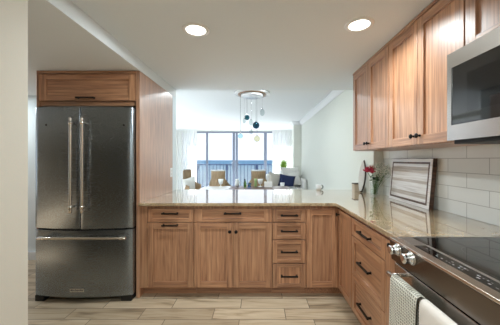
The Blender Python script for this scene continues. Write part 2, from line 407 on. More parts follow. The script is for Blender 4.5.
# hall to the left, with a window opening to daylight near its end
struct('wall_hall', MB().box(-4.6, -4.45, -2.6, 1.7, 0, ZS).box(-4.6, -4.45, 1.7, 3.25, 0, .6).box(-4.6, -4.45, 2.0, 3.25, 2.0, ZS).box(-4.6, -4.45, 3.25, 3.31, 0, ZS), 'wall')
portal('hall_daylight_portal', (-4.65, 2.47, 1.3), (0, -PI/2, 0), 1.4, 1.55)
struct('wall_hall_rear', MB().box(-4.6, -1.25, -2.72, -2.6, 0, ZS), 'wall')
struct('baseboard_hall', MB().box(-4.45, -2.15, 3.29, 3.31, 0, .11), 'white_trim', bevel=.004)
struct('wall_tile', MB().box(XR-.006, XR, -2.5, 2.94, .914, 1.5), 'tile')
# crown moulding along the living wall, returning round the column
def crown(path):
    prof = [(0, -.11), (.012, -.11), (.016, -.095), (.03, -.075), (.058, -.045), (.072, -.03), (.085, -.024), (.085, 0), (0, 0)]
    mb = MB(); n = len(prof); vs = []
    for (x, y, nx, ny) in path:
        for d, h in prof: vs.append((x+nx*d, y+ny*d, ZL+h))
    fs = [(i*n+k, i*n+(k+1) % n, (i+1)*n+(k+1) % n, (i+1)*n+k) for i in range(len(path)-1) for k in range(n)]
    mb.add(vs, fs); mb.add(vs[:n], [tuple(range(n))]); mb.add(vs[-n:], [tuple(range(n))]); return mb
struct('trim_crown', crown([(XW, YB+.01, -1, 0), (XW, 7.85, -1, -1), (1.13, 7.85, -1, -1), (1.13, 8.2, -1, 1), (1.74, 8.2, 0, 1)]), 'white_trim')

# sliding doors to the balcony
y = 10.17
wf = struct('window_1', MB().box(-3.1, 1.3, y-.05, y+.05, 2.42, 2.48).box(-3.1, 1.3, y-.05, y+.05, 0, .05).box(-3.1, -3.04, y-.05, y+.05, .05, 2.42).box(1.24, 1.3, y-.05, y+.05, .05, 2.42), 'slider', bevel=.004)
for x0, x1, yy in ((-2.11, -2.03, 0), (-1.03, -.93, -.02), (-.91, -.82, .02), (.24, .36, 0)):
    obj('window_frame_post', MB().box(x0, x1, y+yy-.03, y+yy+.03, .05, 2.42), 'slider', wf, bevel=.004)
for x0, x1 in ((-3.04, -2.11), (-2.03, -1.03), (-.82, .24), (.36, 1.24)):
    obj('window_pane', MB().box(x0, x1, y-.003, y+.003, .05, 2.42), 'pane', wf)
for x in (-1.04, -.81):
    obj('window_handle', MB().tube([(x, y-.06, .95), (x, y-.09, .98), (x, y-.09, 1.18), (x, y-.06, 1.21)], .014), 'slider', wf)
# balcony slab and railing
struct('terrace_floor', MB().box(-5, 3, 10.3, 12.0, -.2, -.04), 'concrete')
rl = thing('balcony_railing', 'blue-grey balcony railing with thin upright balusters outside the sliding doors', 'railing', (-1, 11.6, -.04))
obj('top_rail', MB().box(-5, 3, 11.56, 11.64, 1.08, 1.13), 'rail', rl, bevel=.008)
obj('bottom_rail', MB().box(-5, 3, 11.58, 11.62, .06, .10), 'rail', rl)
for k in range(-30, 19):
    obj('baluster', MB().box(-.01+k*.16, .01+k*.16, 11.59, 11.61, .10, 1.08), 'rail', rl)
for x in (-4.2, -2.82, -1.44, -.06, 1.32, 2.7):
    obj('post', MB().box(x-.03, x+.03, 11.57, 11.63, -.04, 1.08).box(x-.06, x+.06, 11.55, 11.65, .86, 1.06), 'rail', rl)
struct('sea', MB().add([(-30000, 60, -40), (30000, 60, -40), (30000, 40000, -40), (-30000, 40000, -40)], [(0, 1, 2, 3)]), 'sea')

# sheer curtains
def curtain(x0, x1, label):
    mb = MB(); n = 120; nz = 8; vs = []
    for j in range(nz+1):
        z = .03+2.44*j/nz
        for i in range(n+1):
            t = i/n; a = .017+.008*math.sin(t*23)
            vs.append((x0+(x1-x0)*t, 9.9+a*math.sin(t*(x1-x0)*2*PI/.105)+.01*math.sin(j*.9+t*9), z))
    fs = [(j*(n+1)+i, j*(n+1)+i+1, (j+1)*(n+1)+i+1, (j+1)*(n+1)+i) for j in range(nz) for i in range(n)]
    mb.add(vs, fs, 0, True)
    t = thing('sheer_curtain', label, 'curtain', ((x0+x1)/2, 9.9, .03))
    obj('fabric', mb, 'curtain', t)
    obj('curtain_rail', MB().box(x0, x1, 9.88, 9.92, 2.47, 2.52), 'white_trim', t)
curtain(-3.3, -2.42, 'white sheer curtain beside the wicker armchair with a white pillow')
curtain(.56, 1.6, 'white sheer curtain behind the sofa and the grassy plant')

# ------------------------------------------------------------------ cabinetry
# a local frame: a runs along the face, z up, d out of the face
def faceY(yf): return lambda a, z, d: (a, yf-d, z)      # faces the camera
def faceX(xf): return lambda a, z, d: (xf-d, a, z)      # faces left
def fbox(mb, F, a0, a1, z0, z1, d0, d1, mi=0):
    p = F(a0, z0, d0); q = F(a1, z1, d1)
    return mb.box(p[0], q[0], p[1], q[1], p[2], q[2], mi)
def hgrain(F): return 'oak_x' if F(0, 0, 0)[0] == 0 and F(1, 0, 0)[0] == 1 else 'oak_y'
def bar_handle(F, a, z, L, parent, vertical=False, d=.02):
    mb = MB(); pts = []
    for t in (-1, 1):
        fbox(mb, F, a+t*(L/2-.012)-.006, a+t*(L/2-.012)+.006, z-.006, z+.006, d, d+.026)
        fbox(mb, F, a+t*(L/2-.012)-.009, a+t*(L/2-.012)+.009, z-.009, z+.009, d, d+.004)
    fbox(mb, F, a-L/2, a+L/2, z-.0065, z+.0065, d+.02, d+.034)
    return obj('handle', mb, 'black_metal', parent, bevel=.003)
def knob(F, a, z, parent, d=.02):
    mb = MB(); ax = 'Y' if F(0, 0, 0)[1] != 0 and F(1, 0, 0)[0] == 1 else 'X'
    prof = [(.009, 0), (.008, .004), (.006, .012), (.010, .017), (.0155, .021), (.0165, .026), (.012, .031), (.004, .033)]
    b = F(a, z, d); mb.lathe([(r, -h) for r, h in prof], b, 16, ax)
    return obj('knob', mb, 'black_metal', parent)
def shaker(name, F, a0, a1, z0, z1, parent, fr=.058, g=.0018, rail=None):
    a0 += g; a1 -= g; z0 += g; z1 -= g; rail = rail or fr
    mb = MB()
    fbox(mb, F, a0, a0+fr, z0, z1, 0, .02, 0); fbox(mb, F, a1-fr, a1, z0, z1, 0, .02, 0)
    fbox(mb, F, a0+fr, a1-fr, z0, z0+rail, 0, .0195, 1); fbox(mb, F, a0+fr, a1-fr, z1-rail, z1, 0, .0195, 1)
    o = obj(name, mb, ['oak_z', hgrain(F)], parent, bevel=.0015, weld=False)
    horizontal = (z1-z0) < (a1-a0)*.7
    obj('panel', fbox(MB(), F, a0+fr-.004, a1-fr+.004, z0+rail-.004, z1-rail+.004, 0, .007), hgrain(F) if horizontal else 'oak_z', o)
    return o

FY = faceY(2.405); FX = faceX(.785)
TK, ZD, ZT = .10, .852, .884
def base_box(x0, x1, parent):  # carcass, top rail and recessed toe kick
    obj('carcass', MB().box(x0, x1, 2.405, 3.0, TK, ZT).box(x0, x1, 2.402, 2.405, ZD, ZT), ['oak_z'], parent)
    obj('toe_kick', MB().box(x0, x1, 2.475, 2.49, 0, TK), 'oak_x', parent)
# trash pull-out cabinet next to the refrigerator
c = thing('base_cabinet', 'oak base cabinet beside the refrigerator panel with two stacked black bar handles', 'cabinet', (-.87, 2.7, 0))
base_box(XL, -.612, c)
obj('filler_strip', MB().box(XL, -1.06, 2.387, 2.405, TK, ZT), 'oak_z', c)
d = shaker('drawer_front', FY, -1.058, -.613, .728, ZD, c, .045, rail=.034); bar_handle(FY, -.835, .812, .155, d)
d = shaker('door', FY, -1.058, -.613, TK, .724, c); bar_handle(FY, -.835, .700, .155, d)
# double door cabinet
c = thing('base_cabinet', 'oak double-door base cabinet with a pair of round knobs under a wide drawer', 'cabinet', (-.24, 2.7, 0))
base_box(-.611, .135, c)
d = shaker('drawer_front', FY, -.610, .134, .728, ZD, c, .075, rail=.034); bar_handle(FY, -.24, .812, .165, d)
d = shaker('door', FY, -.610, -.238, TK, .724, c); knob(FY, -.268, .640, d)
d = shaker('door', FY, -.238, .134, TK, .724, c); knob(FY, -.208, .640, d)
# four-drawer stack
c = thing('drawer_cabinet', 'narrow oak cabinet of four stacked drawers facing the kitchen', 'cabinet', (.29, 2.7, 0))
base_box(.136, .457, c)
for z0, z1 in ((.728, ZD), (.560, .724), (.334, .556), (TK, .330)):
    d = shaker('drawer', FY, .137, .456, z0, z1, c, .045, rail=.034); bar_handle(FY, .297, (z0+z1)/2+.003, .165, d)
# corner cabinet
c = thing('corner_cabinet', 'oak corner base cabinet with tall narrow doors meeting at the inside corner', 'cabinet', (1.1, 2.7, 0))
obj('carcass', MB().prism([(.458, 2.405), (.785, 2.405), (.785, 2.045), (1.35, 2.045), (1.35, 3.0), (.458, 3.0)], TK, ZT), 'oak_z', c)
obj('toe_kick', MB().box(.458, .84, 2.475, 2.49, 0, TK).box(.84, .855, 2.045, 2.49, 0, TK), 'oak_y', c)
shaker('door', FY, .460, .763, TK, ZD, c, .055)
d = shaker('door', FX, 2.048, 2.383, TK, ZD, c, .055); knob(FX, 2.352, .806, d)
# three-drawer bank on the right run
c = thing('drawer_cabinet', 'wide oak cabinet of three drawers between the corner and the range', 'cabinet', (1.1, 1.78, 0))
obj('carcass', MB().box(.785, 1.45, 1.508, 2.043, TK, ZT), 'oak_z', c)
obj('toe_kick', MB().box(.84, .855, 1.508, 2.043, 0, TK), 'oak_y', c)
for z0, z1 in ((.712, ZD), (.395, .708), (TK, .391)):
    d = shaker('drawer', FX, 1.508, 2.043, z0, z1, c, .05, rail=.042); bar_handle(FX, 1.775, (z0+z1)/2+.003, .19, d)
# slim pull-out
c = thing('base_cabinet', 'slim oak pull-out cabinet with one round knob tight against the range', 'cabinet', (1.1, 1.4, 0))
obj('carcass', MB().box(.785, 1.45, 1.325, 1.506, TK, ZT), 'oak_z', c)
obj('toe_kick', MB().box(.84, .855, 1.325, 1.506, 0, TK), 'oak_y', c)
d = obj('door', fbox(MB(), FX, 1.327, 1.505, TK+.002, ZD, 0, .02), 'oak_z', c, bevel=.0015); knob(FX, 1.415, .835, d)

# worktop, one L-shaped slab
pts = [(XL+.001, 2.355), (.70, 2.355)] + [(.70+.03*math.sin(t), 2.325+.03*math.cos(t)) for t in (.5, 1.05)] + [(.733, 2.315), (.733, 1.322), (XR-.008, 1.322), (XR-.008, 2.935), (XW-.002, 2.935), (XW-.002, YB-.01), (XL+.001, YB-.01)]
tag(obj('countertop', MB().prism(pts, .885, .914), 'granite', bevel=.004, seg=3, loc=(0, 2.9, .885)), 'polished beige speckled granite countertop in one L-shaped slab', 'countertop')

# refrigerator enclosure
tag(obj('end_panel', MB().box(XL-.035, XL, 2.388, 3.305, 0, ZS-.002), 'oak_panel', bevel=.0015, loc=(XL-.02, 2.8, 0)), 'tall oak side panel to the right of the refrigerator', 'panel')
tag(obj('end_panel', MB().box(-2.116, -2.098, 2.388, 3.305, 0, ZS-.002), 'oak_z', bevel=.0015, loc=(-2.118, 2.8, 0)), 'tall oak side panel seen edge-on to the left of the refrigerator', 'panel')
c = thing('overhead_cabinet', 'shallow wide oak cabinet above the refrigerator under the soffit', 'cabinet', (-1.63, 2.8, 1.845))
FF = faceY(2.410)
obj('carcass', MB().box(-2.097, XL-.036, 2.41, 3.3, 1.842, ZS-.004), 'oak_x', c)
obj('top_trim', MB().box(-2.097, XL-.036, 2.385, 2.41, 2.145, ZS-.004), 'oak_x', c, bevel=.002)
d = shaker('door', FF, -2.096, XL-.038, 1.886, 2.143, c, .07, rail=.052); bar_handle(FF, -1.64, 1.912, .175, d)

# ------------------------------------------------------------------ refrigerator
f = thing('refrigerator', 'stainless steel french-door refrigerator with bottom freezer drawer', 'refrigerator', (-1.64, 2.75, 0))
fx0, fx1 = -2.086, -1.172; fm = (fx0+fx1)/2
obj('body', MB().box(fx0+.012, fx1-.006, 2.413, 3.22, .05, 1.80), M['dark'], f, bevel=.004)
def arcY(x): return 2.338-.050*(1-((x-fm)/(fx1-fx0)*2)**2)
def fdoor(x0, x1, z0, z1, nm):
    xs = [x0+(x1-x0)*i/20 for i in range(21)]
    r = .008
    pts = [(x0, 2.41)] + [(x0, arcY(x0)+r)] + [(x0+r*.4, arcY(x0)+r*.35)] + [(x, arcY(x)) for x in xs[1:-1]] + [(x1-r*.4, arcY(x1)+r*.35), (x1, arcY(x1)+r), (x1, 2.41)]
    return obj(nm, MB().prism(pts, z0, z1, 0, True), 'steel', f, bevel=.002)
dl = fdoor(fx0, fm-.0025, .687, 1.812, 'door'); dr = fdoor(fm+.0025, fx1, .687, 1.812, 'door')
fd = fdoor(fx0, fx1, .060, .673, 'freezer_drawer')
def pro_handle(p0, p1, out, parent):
    p0 = Vector(p0); p1 = Vector(p1); out = Vector(out); t = (p1-p0).normalized()
    mb = MB().tube([p0+out-t*.02, p0+out, p1+out, p1+out+t*.02], .0125, 14)
    for p in (p0+t*.03, p1-t*.03):
        mb.tube([p, p+out], .009, 10); mb.tube([p+out-t*.016, p+out+t*.016], .0155, 14)
    return obj('handle', mb, 'steel_light', parent)
pro_handle((fm-.052, 2.29, .865), (fm-.052, 2.29, 1.685), (0, -.052, 0), dl)
pro_handle((fm+.052, 2.29, .865), (fm+.052, 2.29, 1.685), (0, -.052, 0), dr)
pro_handle((fx0+.112, 2.335, .612), (fx1-.045, 2.335, .612), (0, -.075, 0), fd)
for x, p in ((fx0+.125, dl), (fx1-.075, dr)):
    yy = arcY(x)
    obj('plug', MB().lathe([(.009, 0), (.009, -.003), (.004, -.005)], (x, yy+.001, 1.645), 12, 'Y'), 'black_metal', p)
bx = -1.655; by = arcY(bx)
bd = obj('badge', MB().box(bx-.066, bx+.066, by-.004, by+.003, .112, .146), 'chrome', fd, bevel=.002)
tx = bpy.data.curves.new('lettering', 'FONT'); tx.body = 'KitchenAid'; tx.size = .026; tx.extrude = .0006; tx.align_x = 'CENTER'; tx.align_y = 'CENTER'
tx.materials.append(M['dark']); tmp = bpy.data.objects.new('lettering_curve', tx)
tme = bpy.data.meshes.new_from_object(tmp); bpy.data.objects.remove(tmp); bpy.data.curves.remove(tx)
to = bpy.data.objects.new('lettering', tme); C.objects.link(to); to.parent = bd
if not tme.materials: tme.materials.append(M['dark'])
to.location = Vector((bx, by-.0046, .129))-origin_of(bd); to.rotation_euler = (PI/2, 0, 0)
obj('base_grille', MB().box(fx0+.08, fx1-.08, 2.39, 2.41, .012, .058), M['dark'], f)
for x0, x1 in ((fx0, fx0+.085), (fx1-.11, fx1-.01)):
    obj('foot', MB().box(x0, x1, 2.335, 2.45, 0, .058), M['dark'], f, bevel=.006)
obj('hinge_cover', MB().box(fx0+.01, fx0+.10, 2.36, 2.50, 1.80, 1.825), M['dark'], f, bevel=.006)
obj('hinge_cover', MB().box(fx1-.10, fx1-.01, 2.36, 2.50, 1.80, 1.825), M['dark'], f, bevel=.006)

# ------------------------------------------------------------------ upper cabinets
XU = 1.06; ZU0, ZU1 = 1.418, ZC-.004
FU = faceX(XU+.02)
def upper(ya, yb, z0, label, doors, hinge):
    c = thing('wall_cabinet', label, 'cabinet', (1.27, (ya+yb)/2, z0))
    obj('carcass', MB().box(XU+.02, XR-.007, ya, yb, z0, ZU1), 'oak_z', c, bevel=.001)
    obj('top_trim', MB().box(XU-.004, XU+.02, ya, yb, 2.258, ZU1), 'oak_y', c, bevel=.003)
    for (a, b, k) in doors:
        d = shaker('door', FU, a, b, z0+.004, 2.256, c, .06)
        if k: knob(FU, k, z0+.062, d)
    return c
upper(2.035, 2.79, ZU0, 'oak wall cabinet with two doors at the end nearest the dining side', [(2.036, 2.413, 2.385), (2.413, 2.789, 2.441)], 0)
upper(1.285, 2.033, ZU0, 'oak wall cabinet with two doors right next to the microwave', [(1.287, 1.667, 1.637), (1.667, 2.032, 1.697)], 0)
upper(.52, 1.283, 1.862, 'short oak wall cabinet directly above the microwave', [(.902, 1.281, .93), (.522, .900, .87)], 0)

# ------------------------------------------------------------------ microwave
m = thing('microwave', 'stainless over-the-range microwave with dark glass door', 'microwave', (1.2, .9, 1.415))
my0, my1, mz0, mz1, mx = .523, 1.279, 1.418, 1.855, .967
obj('body', MB().box(mx+.03, XR-.007, my0, my1, mz0, mz1), M['dark'], m, bevel=.003)
fr = MB(); FM = faceX(mx+.03)
fbox(fr, FM, my1-.028, my1, mz0, mz1, 0, .03); fbox(fr, FM, my0, my0+.14, mz0, mz1, 0, .03)
fbox(fr, FM, my0+.14, my1-.028, mz0, mz0+.075, 0, .03); fbox(fr, FM, my0+.14, my1-.028, mz1-.075, mz1, 0, .03)
dd = obj('door', fr, 'steel_y', m, weld=False)
obj('glass', fbox(MB(), FM, my0+.138, my1-.026, mz0+.073, mz1-.073, 0, .0275), 'door_glass', dd)
obj('window', fbox(MB(), FM, my0+.20, my1-.12, mz0+.13, mz1-.13, .0275, .0282), M['black_glass'], dd)
obj('handle', MB().tube([(mx-.045, my0+.10, mz0+.06), (mx-.045, my0+.10, mz1-.06)], .011, 12).tube([(mx, my0+.10, mz0+.09), (mx-.045, my0+.10, mz0+.09)], .008, 8).tube([(mx, my0+.10, mz1-.09), (mx-.045, my0+.10, mz1-.09)], .008, 8), 'steel_light', dd)
vt = MB().box(mx+.02, XR-.05, my0+.02, my1-.02, mz0-.018, mz0)
obj('vent_grille', vt, M['dark'], m, bevel=.003)

# ------------------------------------------------------------------ range
r = thing('range', 'stainless slide-in electric range with black glass cooktop', 'range', (1.1, .9, 0))
ry0, ry1 = .558, 1.317
obj('body', MB().box(.765, XR-.008, ry0, ry1, .05, .895), M['dark'], r)
top = MB().box(.735, XR-.008, ry1-.014, ry1, .895, .917).box(.735, XR-.008, ry0, ry0+.014, .895, .917).box(.735, .800, ry1-.135, ry1-.014, .895, .917).box(.735, .800, ry0+.014, ry0+.135, .895, .917).box(.792, .806, ry0+.135, ry1-.135, .895, .917).box(1.40, XR-.008, ry0+.014, ry1-.014, .895, .920)
obj('front_trim', MB().box(.692, .735, ry0, ry1, .905, .917), 'steel_light', r, bevel=.002)
M['steel_top'] = steel('satin_steel', lin(168, 163, 157), .36, 1)
obj('top_frame', top, 'steel_top', r, bevel=.001, weld=False)
obj('cooktop_glass', MB().box(.800, 1.40, ry0+.012, ry1-.012, .90, .916), 'black_glass', r)
tp = obj('touch_panel', MB().box(.735, .793, ry0+.135, ry1-.135, .90, .9155), 'black_glass', r)
gl = MB(); random.seed(3)
for row, xx in enumerate((.752, .768)):
    yy = ry0+.16
    while yy < ry1-.16:
        w = random.choice((.006, .010, .014))
        if random.random() < .62: gl.box(xx, xx+random.choice((.003, .006)), yy, yy+w, .9155, .9158)
        yy += w+random.choice((.006, .010, .018))
o = obj('marking', gl, plain('print_grey', lin(150, 150, 150), .6), tp); o['kind'] = 'stuff'
# burner rings printed on the glass
br = MB()
for (x, yy, rr) in ((1.0, 1.07, .10), (1.0, .74, .09), (1.25, 1.08, .075), (1.25, .74, .10)):
    br.tube([(x+rr*math.cos(a*PI/24), yy+rr*math.sin(a*PI/24), .9157) for a in range(48)], .0008, 4, closed=True)
obj('burner_ring', br, plain('ring_grey', lin(70, 70, 72), .5), r)
# sloped fascia, knobs
fa = MB().add([(.692, ry0, .905), (.692, ry1, .905), (.702, ry1, .800), (.702, ry0, .800), (.77, ry0, .905), (.77, ry1, .905), (.77, ry1, .800), (.77, ry0, .800)],
              [(0, 1, 2, 3), (4, 7, 6, 5), (0, 4, 5, 1), (3, 2, 6, 7), (1, 5, 6, 2), (0, 3, 7, 4)])
obj('fascia', fa, steel('dark_satin_steel', lin(120, 112, 106), .26, 1), r, bevel=.003)
ka = Matrix.Rotation(math.radians(102), 4, 'Y')     # knob axis: out to -X, tipped up a little
for i, yy in enumerate((1.238, 1.128, .650, .588)):
    k = obj('knob', MB().lathe([(.027, .004), (.027, .010), (.022, .013), (.0215, .034), (.0225, .040), (.018, .043), (.004, .0435)], (.694, yy, .876), 28, M4=Matrix.Rotation(math.radians(-92), 4, 'Y')), 'chrome', r)
    obj('knob_ring', MB().lathe([(.030, -.004), (.030, .004), (.024, .006)], (.694, yy, .876), 28, M4=Matrix.Rotation(math.radians(-92), 4, 'Y')), M['steel_y'], k)
od = obj('oven_door', MB().box(.716, .765, ry0+.004, ry1-.004, .215, .785), 'steel_y', r, bevel=.004)
obj('window', MB().box(.713, .717, ry0+.12, ry1-.12, .30, .66), 'black_glass', od)
obj('door_seal', MB().box(.725, .766, ry0+.006, ry1-.006, .785, .800), 'seam', r)
obj('handle', MB().tube([(.662, ry0+.05, .748), (.662, ry1-.05, .748)], .0125, 14).tube([(.717, ry1-.075, .748), (.662, ry1-.075, .748)], .010, 10).tube([(.717, ry0+.075, .748), (.662, ry0+.075, .748)], .010, 10), 'steel_light', od)
obj('storage_drawer', MB().box(.705, .765, ry0+.004, ry1-.004, .06, .208), 'steel_y', r, bevel=.004)
for yy in (ry0+.06, ry1-.06):
    obj('foot', MB().lathe([(.02, 0), (.02, .05)], (.80, yy, 0), 12), 'dark', r); obj('foot', MB().lathe([(.02, 0), (.02, .05)], (1.38, yy, 0), 12), 'dark', r)

# dish towels over the oven handle
def towel(y0, y1, zf, zb, mat, label, seed):
    rnd = random.Random(seed); ph = rnd.random()*6
    prof = []
    for i in range(14): t = i/13; prof.append((-.020-.010*(1-t), zf+(.741-zf)*t))
    for a in range(1, 8): q = PI*a/8; prof.append((-.0185*math.cos(q), .748+.0185*math.sin(q)))
    for i in range(8): t = i/7; prof.append((.0205, .741-(.741-zb)*t))
    ny = 26; vs = []
    for (dx, z) in prof:
        for j in range(ny+1):
            t = j/ny; w = max(0, min(1, (.765-z)/.4))
            front = 1 if dx < 0 else .25
            vs.append((.662+dx-front*w*.007*(1+math.sin(t*11+ph))*.9, y0+(y1-y0)*t+.004*w*math.sin(z*17+ph), z))
    fs = [(i*(ny+1)+j, i*(ny+1)+j+1, (i+1)*(ny+1)+j+1, (i+1)*(ny+1)+j) for i in range(len(prof)-1) for j in range(ny)]
    o = obj('dish_towel', MB().add(vs, fs, 0, True), mat, loc=(.662, (y0+y1)/2, zf), solid=.005)
    tag(o, label, 'towel')
towel(1.015, 1.210, .36, .50, 'waffle', 'grey-green waffle-weave dish towel hanging on the oven handle', 1)
towel(.770, .992, .34, .48, 'towel_white', 'plain off-white dish towel hanging on the oven handle', 2)

# ------------------------------------------------------------------ things on the worktop
ZW = .9145
# cutting board leaning on the tile
p0 = Vector((1.404, 2.690, ZW)); p1 = Vector((1.387, 2.035, ZW))
ux = (p1-p0).normalized(); Lb = (p1-p0).length; tilt = math.radians(5.0)
back = Vector((0, 0, 1)).cross(ux)           # horizontal normal
if back.x < 0: back = -back
uz = (Vector((0, 0, 1))*math.cos(tilt)+back*math.sin(tilt)).normalized(); un = uz.cross(ux)
if un.x < 0: un = -un
T = Matrix(((ux.x, un.x, uz.x, p0.x), (ux.y, un.y, uz.y, p0.y), (ux.z, un.z, uz.z, p0.z), (0, 0, 0, 1)))
Hb = .418; cbd = bpy.data.objects.new('cutting_board', None); C.objects.link(cbd); cbd.location = p0
tag(cbd, 'large wooden cutting board leaning against the white tile', 'cutting board')
cbd.rotation_mode = 'QUATERNION'; cbd.rotation_quaternion = T.to_quaternion()
def bpart(name, mb, m, parent, **kw):
    o = obj(name, mb, m, None, **kw); o.parent = parent; return o
bd_ = bpart('board', MB().box(.0, Lb, 0, .034, 0, Hb), 'board', cbd, bevel=.003)
e = .028; w = .018
bpart('juice_groove', MB().box(e, Lb-e, -.0008, .002, e, e+w).box(e, Lb-e, -.0008, .002, Hb-e-w, Hb-e).box(e, e+w, -.0008, .002, e+w, Hb-e-w).box(Lb-e-w, Lb-e, -.0008, .002, e+w, Hb-e-w), 'walnut', cbd, weld=False)
bpart('dark_edge', MB().box(-.003, Lb+.003, .003, .035, Hb, Hb+.004).box(Lb, Lb+.004, .003, .035, 0, Hb+.004), 'walnut', cbd, weld=False)
st = MB()
for z0, z1 in ((.075, .115), (.20, .225), (.29, .345)): st.box(e+w, Lb-e-w, -.0004, .001, z0, z1)
bpart('inlay', st, wood('board_strip', 0, lin(226, 218, 208), lin(206, 194, 182), lin(176, 160, 146), rough=.2, scale=1.3), cbd)

# vase of flowers
VX, VY = 1.315, 2.83
vz = thing('glass_vase', 'clear glass vase holding roses beside the cutting board', 'vase', (VX, VY, ZW))
obj('vessel', MB().lathe([(.0005, .001), (.036, .001), (.040, .006), (.041, .13), (.045, .155), (.042, .155), (.038, .13), (.036, .012), (.0005, .010)], (VX, VY, ZW), 28), 'clear_glass', vz)
obj('water', MB().lathe([(.0005, .012), (.034, .013), (.035, .075), (.0005, .075)], (VX, VY, ZW), 24), thin_glass('water', (.95, .98, .97, 1)), vz)
def rose(dx, dy, h, R, label, seed):
    rnd = random.Random(seed); top = Vector((VX+dx, VY+dy, ZW+h)); base = Vector((VX-dx*.2, VY-dy*.2, ZW+.014))
    t = thing('rose', label, 'flower', base, 'roses in the glass vase')
    mid = (top+base)/2+Vector((-dx*.15, -dy*.15, .01))
    obj('stem', MB().tube([base, mid, top-Vector((0, 0, R*.6))], .0028, 6), 'stem_green', t)
    mb = MB()
    for ring, (n, rr, tilt_, hh) in enumerate(((3, .30, .15, 1.05), (5, .55, .45, .95), (6, .85, .8, .75))):
        for k in range(n):
            a = 2*PI*k/n+ring*.6+rnd.random()*.3; vs = []; m_ = 6
            for i in range(m_+1):
                v = i/m_
                for j in range(m_+1):
                    q = (j/m_-.5)*2; ang = a+q*(.95-.15*ring)*(1 if ring else 1.3)*math.sin(PI*min(1, .25+v*.75))**.5
                    rad = R*rr*(math.sin(v*PI*.62)**.7)*(1+tilt_*.35*v*v)
                    z = R*(-.75+1.55*v*hh)-q*q*R*.35*v - (tilt_*.4*R*v**3 if ring == 2 else 0)
                    vs.append(top+Vector((rad*math.cos(ang), rad*math.sin(ang), z)))
            mb.add(vs, [(i*(m_+1)+j, i*(m_+1)+j+1, (i+1)*(m_+1)+j+1, (i+1)*(m_+1)+j) for i in range(m_) for j in range(m_)], 0, True)
    obj('bloom', mb, 'rose_red', t, solid=.0015)
    lf = MB()
    for k, f_ in enumerate((.55, .72)):
        p = base.lerp(top, f_); a = rnd.random()*6; d = Vector((math.cos(a), math.sin(a), .35)).normalized(); s_ = d.cross(Vector((0, 0, 1))).normalized()
        pr = [(0, 0), (.012, .011), (.028, .015), (.045, .008), (.055, 0)]
        vs = [p+d*u for u, _ in pr]+[p+d*u+s_*ww-Vector((0, 0, ww*.3)) for u, ww in pr]+[p+d*u-s_*ww-Vector((0, 0, ww*.3)) for u, ww in pr]
        lf.add(vs, [(i, i+1, 6+i, 5+i) for i in range(4)]+[(i+1, i, 10+i, 11+i) for i in range(4)], 0, True)
    obj('leaf', lf, 'green_leaf', t, solid=.001)
rose(-.085, -.02, .300, .046, 'red rose leaning furthest out to the side of the glass vase', 11)
rose(-.020, .01, .315, .046, 'red rose standing upright in the middle of the glass vase', 12)
rose(-.045, -.05, .285, .036, 'red rose drooping low at the front of the glass vase', 13)
# baby's breath
bb = thing('babys_breath', 'airy white filler blossoms spreading above the glass vase', 'flower', (VX, VY, ZW+.015))
stb = MB(); fl = MB(); rnd = random.Random(5)
for k in range(44):
    a = Vector((VX+rnd.uniform(-.015, .02), VY+rnd.uniform(-.02, .02), ZW+.02)); e_ = Vector((min(1.45, VX+rnd.uniform(-.05, .13)), VY+rnd.uniform(-.13, .05), ZW+rnd.uniform(.24, .375)))
    m_ = a.lerp(e_, .55)+Vector((0, 0, .02)); stb.tube([a, m_, e_], .0009, 4, caps=False)
    for j in range(9):
        q = e_+Vector((rnd.gauss(0, .016), rnd.gauss(0, .018), rnd.gauss(0, .014))); q.x = min(q.x, 1.455)
        fl.ball(q, rnd.uniform(.0035, .0065), 6, 4); stb.tube([e_-Vector((0, 0, .02)), q], .0006, 3, caps=False)
obj('stem', stb, 'stem_green', bb); o = obj('blossom', fl, 'breath_white', bb); o['kind'] = 'stuff'
dk = thing('leaf_sprig', 'dark green leaf sprig hanging over the rim of the glass vase', 'leaf', (VX, VY, ZW+.02))
ml = MB()
for (ax_, el, L_, zz) in ((-1.2, .2, .06, .20), (-.5, -.2, .05, .19), (-1.7, -.1, .055, .215), (-2.6, .1, .05, .20)):
    p = Vector((VX, VY-.02, ZW+zz)); d = Vector((math.cos(ax_)*math.cos(el), math.sin(ax_)*math.cos(el), math.sin(el))); s_ = d.cross(Vector((0, 1, .2))).normalized()
    pr = [(0, 0), (.25, .2), (.5, .28), (.8, .15), (1, 0)]
    vs = [p+d*u*L_ for u, _ in pr]+[p+d*u*L_+s_*ww*L_ for u, ww in pr]+[p+d*u*L_-s_*ww*L_ for u, ww in pr]
    ml.add(vs, [(i, i+1, 6+i, 5+i) for i in range(4)]+[(i+1, i, 10+i, 11+i) for i in range(4)], 0, True)
obj('leaf', ml, 'dark_leaf', dk, solid=.0012)
obj('stem', MB().tube([(VX, VY, ZW+.02), (VX+.005, VY-.01, ZW+.1), (VX, VY-.02, ZW+.21)], .002, 6), 'stem_green', dk)

